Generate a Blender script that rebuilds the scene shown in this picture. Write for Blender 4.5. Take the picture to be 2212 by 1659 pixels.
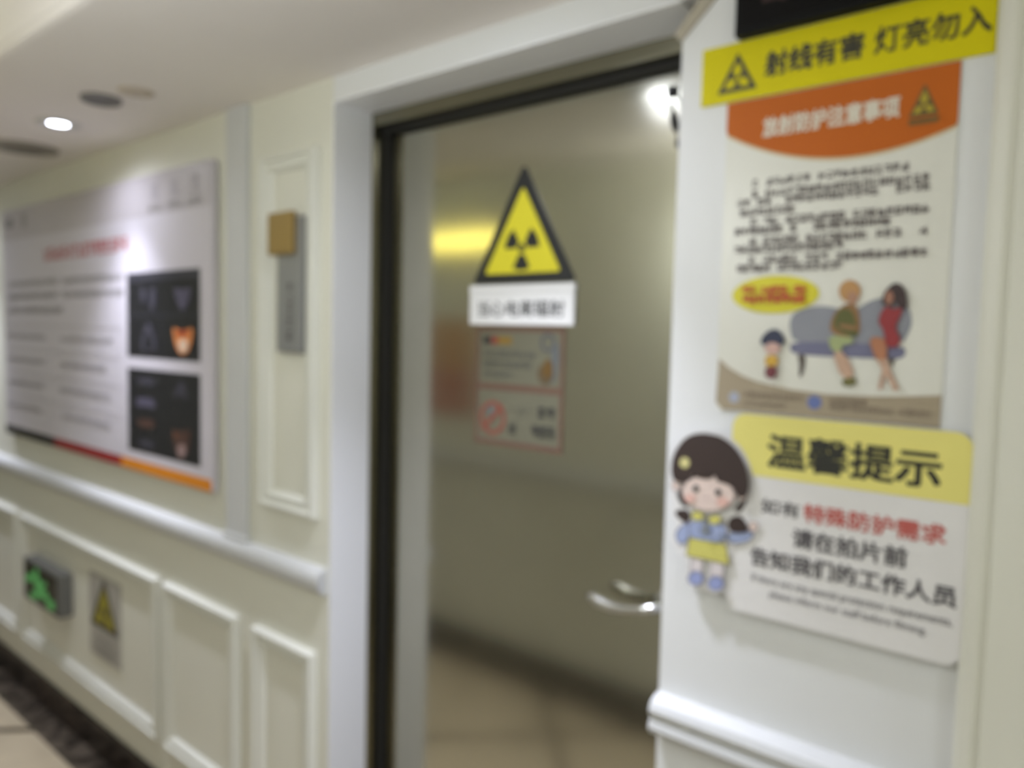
import bpy, bmesh, math, random
from mathutils import Vector, Matrix

for o in list(bpy.data.objects):
    bpy.data.objects.remove(o, do_unlink=True)
SC = bpy.context.scene
COL = SC.collection

# ---------------------------------------------------------------- camera
IMG_W = 2212
F_PX = 1650.0
YAW, PITCH, ROLL = math.radians(40.15), math.radians(3.67), math.radians(-1.34)
CAM_Z = 1.644
cd = bpy.data.cameras.new('camera')
cam = bpy.data.objects.new('camera', cd)
COL.objects.link(cam)
fw = Vector((-math.sin(YAW) * math.cos(PITCH), math.cos(YAW) * math.cos(PITCH), -math.sin(PITCH)))
rt = Vector((math.cos(YAW), math.sin(YAW), 0))
dn = fw.cross(rt)
r2 = math.cos(ROLL) * rt + math.sin(ROLL) * dn
d2 = -math.sin(ROLL) * rt + math.cos(ROLL) * dn
m3 = Matrix((r2, -d2, -fw)).transposed()
cam.matrix_world = Matrix.Translation((0, 0, CAM_Z)) @ m3.to_4x4()
cd.sensor_fit = 'HORIZONTAL'
cd.sensor_width = 36.0
cd.lens = F_PX / IMG_W * 36.0
cd.clip_start = 0.02
# the phone is focused too near: the whole corridor is softly out of focus
cd.dof.use_dof = True
cd.dof.focus_distance = 0.36
cd.dof.aperture_fstop = 5.0
SC.camera = cam

# ---------------------------------------------------------------- world, exposure
wd = bpy.data.worlds.new('world')
SC.world = wd
wd.use_nodes = True
wd.node_tree.nodes['Background'].inputs[0].default_value = (0.8, 0.85, 0.8, 1)
wd.node_tree.nodes['Background'].inputs[1].default_value = 0.2
SC.view_settings.view_transform = 'Standard'
SC.view_settings.look = 'None'
SC.view_settings.gamma = 1.0
SC.view_settings.exposure = 0.22
SC.view_settings.use_curve_mapping = False
SC.cycles.use_denoising = True
SC.cycles.max_bounces = 8
SC.cycles.caustics_reflective = False
SC.cycles.sample_clamp_indirect = 6

SPOT_W = 66.0
SPILL_W = 12.0
ADDED_PANEL_LEFT, ADDED_PANEL_RIGHT = 1.6, 10.0
ADDED_LAMP_W = 10.5
COOL = (0.80, 0.83, 1.0)
FILL_TINT = (0.90, 0.95, 1.0)


# ---------------------------------------------------------------- materials
def lin(c):
    return tuple(((v / 255) / 12.92 if v / 255 <= 0.04045 else ((v / 255 + 0.055) / 1.055) ** 2.4) for v in c)


MATS = {}


def mat(name, rgb, rough=0.5, metal=0.0, emit=0.0, noise=0.03, scale=6.0, spec=0.5, emit_rgb=None):
    if name in MATS:
        return MATS[name]
    m = bpy.data.materials.new(name)
    m.use_nodes = True
    nt = m.node_tree
    b = nt.nodes['Principled BSDF']
    c = lin(rgb)
    n = nt.nodes.new('ShaderNodeTexNoise')
    n.inputs['Scale'].default_value = scale
    n.inputs['Detail'].default_value = 4
    tc = nt.nodes.new('ShaderNodeTexCoord')
    nt.links.new(tc.outputs['Object'], n.inputs['Vector'])
    r = nt.nodes.new('ShaderNodeValToRGB')
    r.color_ramp.elements[0].position = 0.3
    r.color_ramp.elements[1].position = 0.7
    r.color_ramp.elements[0].color = tuple(max(0, v * (1 - noise)) for v in c) + (1,)
    r.color_ramp.elements[1].color = tuple(min(1, v * (1 + noise)) for v in c) + (1,)
    nt.links.new(n.outputs['Fac'], r.inputs['Fac'])
    nt.links.new(r.outputs['Color'], b.inputs['Base Color'])
    b.inputs['Roughness'].default_value = rough
    b.inputs['Metallic'].default_value = metal
    b.inputs['Specular IOR Level'].default_value = spec
    if emit:
        e = lin(emit_rgb or rgb)
        b.inputs['Emission Color'].default_value = e + (1,)
        b.inputs['Emission Strength'].default_value = emit
    MATS[name] = m
    return m


def steel(name, rgb, rough, bump):
    m = mat(name, rgb, rough, 1.0, noise=0.05, scale=3)
    nt = m.node_tree
    b = nt.nodes['Principled BSDF']
    tc = nt.nodes.new('ShaderNodeTexCoord')
    mp = nt.nodes.new('ShaderNodeMapping')
    mp.inputs['Scale'].default_value = (1.2, 1.2, 60)
    n = nt.nodes.new('ShaderNodeTexNoise')
    n.inputs['Scale'].default_value = 3
    n2 = nt.nodes.new('ShaderNodeTexNoise')
    n2.inputs['Scale'].default_value = 1.6
    nt.links.new(tc.outputs['Object'], mp.inputs['Vector'])
    nt.links.new(mp.outputs['Vector'], n.inputs['Vector'])
    nt.links.new(tc.outputs['Object'], n2.inputs['Vector'])
    mr = nt.nodes.new('ShaderNodeMapRange')
    mr.inputs['To Min'].default_value = rough * 0.85
    mr.inputs['To Max'].default_value = rough * 1.2
    nt.links.new(n.outputs['Fac'], mr.inputs['Value'])
    nt.links.new(mr.outputs['Result'], b.inputs['Roughness'])
    bp_ = nt.nodes.new('ShaderNodeBump')
    bp_.inputs['Strength'].default_value = bump
    bp_.inputs['Distance'].default_value = 0.02
    nt.links.new(n2.outputs['Fac'], bp_.inputs['Height'])
    nt.links.new(bp_.outputs['Normal'], b.inputs['Normal'])
    return m


def stone(name, a, b_, scale, rough):
    """dark veined marble"""
    m = mat(name, a, rough)
    nt = m.node_tree
    ramp = [n for n in nt.nodes if n.type == 'VALTORGB'][0]
    nz = [n for n in nt.nodes if n.type == 'TEX_NOISE'][0]
    nz.inputs['Scale'].default_value = scale
    nz.inputs['Detail'].default_value = 8
    nz.inputs['Distortion'].default_value = 1.2
    ramp.color_ramp.elements[0].color = lin(a) + (1,)
    ramp.color_ramp.elements[1].color = lin(b_) + (1,)
    ramp.color_ramp.elements[0].position = 0.38
    ramp.color_ramp.elements[1].position = 0.72
    return m


def tile_floor():
    """polished beige tiles laid diagonally with dark inlay lines"""
    m = mat('beige_floor_tile', (192, 178, 152), 0.16, noise=0.09, scale=5)
    nt = m.node_tree
    b = nt.nodes['Principled BSDF']
    ramp = [n for n in nt.nodes if n.type == 'VALTORGB'][0]
    tc = [n for n in nt.nodes if n.type == 'TEX_COORD'][0]
    sep = nt.nodes.new('ShaderNodeSeparateXYZ')
    nt.links.new(tc.outputs['Object'], sep.inputs[0])

    def math_(op, a, b2=None):
        n = nt.nodes.new('ShaderNodeMath')
        n.operation = op
        for i, v in enumerate((a, b2)):
            if v is None:
                continue
            if isinstance(v, (int, float)):
                n.inputs[i].default_value = v
            else:
                nt.links.new(v, n.inputs[i])
        return n.outputs[0]
    per = 0.86
    masks = []
    for op, c0 in (('SUBTRACT', -3.154), ('ADD', -1.13)):
        u = math_('MULTIPLY', math_(op, sep.outputs['X'], sep.outputs['Y']), 0.70711)
        u = math_('ADD', u, -c0 + per * 40.5)
        f = math_('SUBTRACT', math_('MODULO', u, per), per * 0.5)
        masks.append(math_('LESS_THAN', math_('ABSOLUTE', f), 0.017))
    mk = math_('MAXIMUM', masks[0], masks[1])
    mix = nt.nodes.new('ShaderNodeMix')
    mix.data_type = 'RGBA'
    nt.links.new(mk, mix.inputs[0])
    nt.links.new(ramp.outputs['Color'], mix.inputs[6])
    mix.inputs[7].default_value = lin((62, 50, 38)) + (1,)
    nt.links.new(mix.outputs[2], b.inputs['Base Color'])
    return m


CREAM = mat('cream_painted_panelling', (226, 225, 211), 0.45, noise=0.015, scale=2)
WHITE_WALL = mat('white_painted_wall', (229, 230, 229), 0.5, noise=0.012, scale=2)
TRIM = mat('white_satin_trim', (206, 207, 206), 0.6, noise=0.01)
CEIL = mat('ceiling_paint', (240, 234, 228), 0.7, noise=0.015, scale=2)
STEEL = steel('brushed_steel', (182, 180, 164), 0.135, 0.04)
STEEL_DARK = steel('frame_steel', (150, 146, 126), 0.22, 0.04)
CHROME = mat('satin_chrome', (205, 205, 200), 0.22, 1.0)
BLACK = mat('black_plastic', (20, 20, 20), 0.4)
MARBLE = stone('dark_brown_marble', (26, 20, 14), (74, 62, 52), 7, 0.18)
MARBLE_B = stone('dark_border_marble', (40, 35, 30), (106, 96, 84), 9, 0.18)
TILE = tile_floor()
GREY_METAL = mat('grey_sign_metal', (110, 110, 106), 0.4, 0.3)
SILVER = mat('silver_plate', (150, 151, 150), 0.4, 0.35)
GOLD = mat('antique_gold_plate', (158, 132, 76), 0.4, 0.35)
YELLOW = mat('warning_yellow', (212, 202, 52), 0.55, spec=0.2)
BANNER_Y = mat('banner_yellow', (216, 204, 4), 0.55, spec=0.2)
PRINT_K = mat('printed_black', (24, 26, 28), 0.45)
PRINT_GREY = mat('printed_grey_text', (92, 84, 84), 0.6)
MOULD = mat('cream_moulding_lit_tint', (226, 226, 216), 0.45, noise=0.01)  # wall cream with the downlights' cool highlights put into the colour
JAMB_W = mat('white_jamb_lining', (250, 251, 252), 0.4, noise=0.01)
PRINT_FAINT = mat('printed_pale_grey_text', (132, 128, 126), 0.6)
PRINT_W = mat('printed_white', (232, 232, 230), 0.4)
ACRYL = mat('white_acrylic', (232, 230, 228), 0.3)
FOAM = mat('foam_tape', (200, 200, 198), 0.8)


# ---------------------------------------------------------------- object helpers
def tag(o, label=None, cat=None, group=None, kind=None):
    if label:
        o['label'] = label
    if cat:
        o['category'] = cat
    if group:
        o['group'] = group
    if kind:
        o['kind'] = kind
    return o


def empty(name, loc, label=None, cat=None, group=None, kind=None):
    o = bpy.data.objects.new(name, None)
    o.empty_display_size = 0.05
    o.location = loc
    COL.objects.link(o)
    return tag(o, label, cat, group, kind)


def link(name, bm, mats, parent=None, origin=(0, 0, 0), smooth=False):
    me = bpy.data.meshes.new(name)
    if any(origin):
        bmesh.ops.translate(bm, verts=bm.verts, vec=-Vector(origin))
    bmesh.ops.recalc_face_normals(bm, faces=bm.faces)
    bm.to_mesh(me)
    bm.free()
    for m in (mats if isinstance(mats, (list, tuple)) else [mats]):
        me.materials.append(m)
    if smooth:
        for p in me.polygons:
            p.use_smooth = True
    o = bpy.data.objects.new(name, me)
    COL.objects.link(o)
    if parent is not None:
        o.parent = parent
        o.location = Vector(origin) - parent.location if parent.parent is None else Vector(origin) - parent.matrix_world_loc
    else:
        o.location = origin
    return o


def place(o, parent, origin):
    """parent o under parent, keeping it at the world point origin"""
    o.parent = parent
    base = Vector((0, 0, 0))
    p = parent
    while p is not None:
        base += p.location
        p = p.parent
    o.location = Vector(origin) - base


def box(bm, x0, x1, y0, y1, z0, z1, bevel=0.0, seg=2):
    r = bmesh.ops.create_cube(bm, size=1)
    vs = r['verts']
    bmesh.ops.scale(bm, vec=(x1 - x0, y1 - y0, z1 - z0), verts=vs)
    bmesh.ops.translate(bm, vec=((x0 + x1) / 2, (y0 + y1) / 2, (z0 + z1) / 2), verts=vs)
    if bevel:
        es = list({e for v in vs for e in v.link_edges})
        bmesh.ops.bevel(bm, geom=es, offset=bevel, segments=seg, affect='EDGES', profile=0.5)


def prism(bm, pts, y0, y1):
    """polygon of (x, z) points extruded between two depths"""
    a = [bm.verts.new((x, y0, z)) for x, z in pts]
    b = [bm.verts.new((x, y1, z)) for x, z in pts]
    n = len(pts)
    bm.faces.new(a)
    bm.faces.new(b[::-1])
    for i in range(n):
        bm.faces.new((a[i], b[i], b[(i + 1) % n], a[(i + 1) % n]))


def lathe(bm, prof, centre, axis='z', seg=40):
    """profile of (radius, along) pairs turned about an axis"""
    rings = []
    for r, h in prof:
        ring = []
        for k in range(seg):
            t = 2 * math.pi * k / seg
            if axis == 'z':
                p = (centre[0] + r * math.cos(t), centre[1] + r * math.sin(t), centre[2] + h)
            else:
                p = (centre[0] + r * math.cos(t), centre[1] + h, centre[2] + r * math.sin(t))
            ring.append(bm.verts.new(p))
        rings.append(ring)
    for a, b in zip(rings, rings[1:]):
        for k in range(seg):
            bm.faces.new((a[k], a[(k + 1) % seg], b[(k + 1) % seg], b[k]))
    bm.faces.new(rings[0])
    bm.faces.new(rings[-1][::-1])


def tube(bm, pts, rads, seg=14, flat=1.0):
    rings = []
    n = len(pts)
    for i, p in enumerate(pts):
        p = Vector(p)
        d = (Vector(pts[min(i + 1, n - 1)]) - Vector(pts[max(i - 1, 0)])).normalized()
        up = Vector((0, 0, 1)) if abs(d.z) < 0.9 else Vector((0, 1, 0))
        a = d.cross(up).normalized()
        b = a.cross(d).normalized()
        r = rads[i] if isinstance(rads, (list, tuple)) else rads
        rings.append([bm.verts.new(p + a * r * math.cos(2 * math.pi * k / seg) + b * r * flat * math.sin(2 * math.pi * k / seg)) for k in range(seg)])
    for a, b in zip(rings, rings[1:]):
        for k in range(seg):
            bm.faces.new((a[k], a[(k + 1) % seg], b[(k + 1) % seg], b[k]))
    bm.faces.new(rings[0])
    bm.faces.new(rings[-1][::-1])


def rrect(x0, x1, z0, z1, r, seg=8, corners=(1, 1, 1, 1)):
    """rounded rectangle outline; corners: bottom-left, bottom-right, top-right, top-left"""
    out = []
    for (cx, cz, a0, on) in ((x0 + r, z0 + r, 180, corners[0]), (x1 - r, z0 + r, 270, corners[1]), (x1 - r, z1 - r, 0, corners[2]), (x0 + r, z1 - r, 90, corners[3])):
        if not on:
            out.append({180: (x0, z0), 270: (x1, z0), 0: (x1, z1), 90: (x0, z1)}[a0])
            continue
        for k in range(seg + 1):
            t = math.radians(a0 + 90 * k / seg)
            out.append((cx + r * math.cos(t), cz + r * math.sin(t)))
    return out


def ellipse(cx, cz, rx, rz, n=32, rot=0.0):
    c, s = math.cos(rot), math.sin(rot)
    return [(cx + rx * math.cos(t) * c - rz * math.sin(t) * s, cz + rx * math.cos(t) * s + rz * math.sin(t) * c) for t in [2 * math.pi * k / n for k in range(n)]]


def smooth_poly(pts, it=2):
    """Chaikin corner cutting of a closed outline"""
    for _ in range(it):
        out = []
        n = len(pts)
        for i in range(n):
            a, b = pts[i], pts[(i + 1) % n]
            out += [(a[0] * .75 + b[0] * .25, a[1] * .75 + b[1] * .25), (a[0] * .25 + b[0] * .75, a[1] * .25 + b[1] * .75)]
        pts = out
    return pts


_text_cache = {}


def glyphs(s):
    key = s
    if key in _text_cache:
        return _text_cache[key]
    cu = bpy.data.curves.new('lettering', 'FONT')
    cu.body = s
    cu.resolution_u = 3
    ob = bpy.data.objects.new('lettering', cu)
    COL.objects.link(ob)
    dg = bpy.context.evaluated_depsgraph_get()
    dg.update()
    me = bpy.data.meshes.new_from_object(ob.evaluated_get(dg))
    vs = [(v.co.x, v.co.y) for v in me.vertices]
    fs = [tuple(p.vertices) for p in me.polygons]
    bpy.data.objects.remove(ob)
    bpy.data.meshes.remove(me)
    bpy.data.curves.remove(cu)
    _text_cache[key] = (vs, fs)
    return vs, fs


class Sheet:
    """ink printed on an upright face: flat shapes laid on the plane y, each layer a hair in front of the last"""
    STEP = 0.00025

    def __init__(self, y):
        self.bm = bmesh.new()
        self.y = y
        self.n = 0
        self.mats = []

    def _m(self, m):
        if m not in self.mats:
            self.mats.append(m)
        return self.mats.index(m)

    def layer(self):
        self.n += 1

    def poly(self, pts, m, up=True):
        if up:
            self.n += 1
        y = self.y - self.STEP * (self.n + 1)
        f = self.bm.faces.new([self.bm.verts.new((x, y, z)) for x, z in pts])
        f.material_index = self._m(m)

    def rect(self, x0, x1, z0, z1, m, up=True):
        self.poly([(x0, z0), (x1, z0), (x1, z1), (x0, z1)], m, up)

    def disc(self, cx, cz, rx, rz, m, rot=0.0):
        self.poly(ellipse(cx, cz, rx, rz, 28, rot), m)

    def line(self, pts, w, m, closed=False):
        self.n += 1
        y = self.y - self.STEP * (self.n + 1)
        n = len(pts)
        for i in range(n if closed else n - 1):
            a, b = Vector(pts[i]), Vector(pts[(i + 1) % n])
            d = (b - a)
            if d.length < 1e-6:
                continue
            d.normalize()
            q = Vector((-d.y, d.x)) * w * 0.5
            a, b = a - d * w * 0.4, b + d * w * 0.4
            yy = y - 0.00004 * (i % 2)
            f = self.bm.faces.new([self.bm.verts.new((p.x, yy, p.y)) for p in (a - q, b - q, b + q, a + q)])
            f.material_index = self._m(m)

    def ring(self, cx, cz, r, w, m, n=32, rz=None):
        self.n += 1
        y = self.y - self.STEP * (self.n + 1)
        rz = rz or r
        a = [self.bm.verts.new((x, y, z)) for x, z in ellipse(cx, cz, r, rz, n)]
        b = [self.bm.verts.new((x, y, z)) for x, z in ellipse(cx, cz, r - w, rz - w, n)]
        for k in range(n):
            f = self.bm.faces.new((a[k], a[(k + 1) % n], b[(k + 1) % n], b[k]))
            f.material_index = self._m(m)

    def text(self, s, x0, x1, z0, z1, m, bold=0.02):
        """lettering stretched to the box it fills on the sign"""
        vs, fs = glyphs(s)
        ax, bx = min(v[0] for v in vs), max(v[0] for v in vs)
        az, bz = min(v[1] for v in vs), max(v[1] for v in vs)
        self.n += 1
        y = self.y - self.STEP * (self.n + 1)
        mi = self._m(m)
        kx, kz = (x1 - x0) / (bx - ax), (z1 - z0) / (bz - az)
        # heavier strokes: the letters laid down again a hair to each side
        shifts = [(0, 0)] if not bold else [(bold * a, bold * b) for a in (-1, 0, 1) for b in (-1, 0, 1)]
        for k, (dx, dz) in enumerate(shifts):
            yy = y - 0.000008 * k
            nv = [self.bm.verts.new((x0 + (v[0] - ax + dx) * kx, yy, z0 + (v[1] - az + dz) * kz)) for v in vs]
            for f in fs:
                try:
                    self.bm.faces.new([nv[i] for i in f]).material_index = mi
                except ValueError:
                    pass

    def small_print(self, x0, x1, z0, z1, m, seed=1, gaps=(), fill=0.85):
        """rows of characters too small to read: little clusters of strokes"""
        rnd = random.Random(seed)
        h = z1 - z0
        w = h * 0.95
        n = max(1, round((x1 - x0) / w))
        w = (x1 - x0) / n
        self.n += 1
        y = self.y - self.STEP * (self.n + 1)
        mi = self._m(m)

        def bar(a, b, c, d, lift=0.0):
            f = self.bm.faces.new([self.bm.verts.new(p) for p in ((a, y - lift, c), (b, y - lift, c), (b, y - lift, d), (a, y - lift, d))])
            f.material_index = mi
        for i in range(n):
            t = (i + 0.5) / n
            if any(g0 <= t <= g1 for g0, g1 in gaps):
                continue
            cx0, cx1 = x0 + i * w + w * 0.06, x0 + (i + 1) * w - w * 0.06
            st = h * 0.13 * fill / 0.85
            for zz in rnd.sample((0.06, 0.26, 0.46, 0.66, 0.86), rnd.choice((3, 3, 4))):
                e = rnd.choice((0, 0, 0.2)) * w
                bar(cx0 + e, cx1 - rnd.choice((0, 0.15)) * w, z0 + h * zz, z0 + h * zz + st)
            for xx in rnd.sample((0.1, 0.45, 0.8), rnd.choice((1, 2))):
                bar(cx0 + xx * w * 0.85, cx0 + xx * w * 0.85 + st, z0 + rnd.choice((0, 0.1)) * h, z1, 0.00006 + 0.00004 * (xx > 0.3) + 0.00004 * (xx > 0.6))

    def trefoil(self, cx, cz, r, m, squash=1.0):
        self.disc(cx, cz, r * 0.2, r * 0.2 * squash, m)
        for a in (30, 150, 270):
            pts = []
            for k in range(9):
                t = math.radians(a - 30 + 60 * k / 8)
                pts.append((cx + r * math.cos(t), cz + r * squash * math.sin(t)))
            for k in range(8, -1, -1):
                t = math.radians(a - 30 + 60 * k / 8)
                pts.append((cx + r * .3 * math.cos(t), cz + r * .3 * squash * math.sin(t)))
            self.poly(pts, m, up=False)

    def done(self, name, parent, label=None):
        o = link(name, self.bm, self.mats)
        org = (0, self.y, 0)
        xs = [v.co.x for v in o.data.vertices]
        zs = [v.co.z for v in o.data.vertices]
        org = Vector(((min(xs) + max(xs)) / 2, self.y, (min(zs) + max(zs)) / 2))
        o.data.transform(Matrix.Translation(-org))
        place(o, parent, org)
        if label:
            o['label'] = label
        return o


def part(name, bm, m, parent, smooth=False, label=None):
    """link a mesh built in world coordinates as a part of parent"""
    o = link(name, bm, m, smooth=smooth)
    xs = [v.co for v in o.data.vertices]
    lo = Vector((min(v.x for v in xs), min(v.y for v in xs), min(v.z for v in xs)))
    hi = Vector((max(v.x for v in xs), max(v.y for v in xs), max(v.z for v in xs)))
    org = (lo + hi) / 2
    o.data.transform(Matrix.Translation(-org))
    place(o, parent, org)
    if label:
        o['label'] = label
    return o


def structure(name, bm, m, smooth=False):
    o = link(name, bm, m, smooth=smooth)
    o['kind'] = 'structure'
    return o


# ---------------------------------------------------------------- outlines of the printed pictures (x, z in metres on their sheets)
GIRL_PLATE = [(-0.5658,1.4949),(-0.5442,1.4961),(-0.5209,1.4921),(-0.4977,1.4767),(-0.482,1.4536),(-0.4726,1.4265),(-0.4734,1.4051),(-0.4824,1.3823),(-0.4743,1.364),(-0.4599,1.3665),(-0.4539,1.3516),(-0.4656,1.3334),(-0.4796,1.3191),(-0.5055,1.3139),(-0.4986,1.2853),(-0.5104,1.2736),(-0.5065,1.2506),(-0.5172,1.2314),(-0.5406,1.2295),(-0.5707,1.2299),(-0.5833,1.2384),(-0.5828,1.2748),(-0.5911,1.2769),(-0.6086,1.2963),(-0.6096,1.3211),(-0.5997,1.3325),(-0.6159,1.345),(-0.6126,1.3685),(-0.6199,1.3904),(-0.6232,1.4206),(-0.6182,1.4518),(-0.6025,1.4762),(-0.5836,1.4904)]
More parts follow.
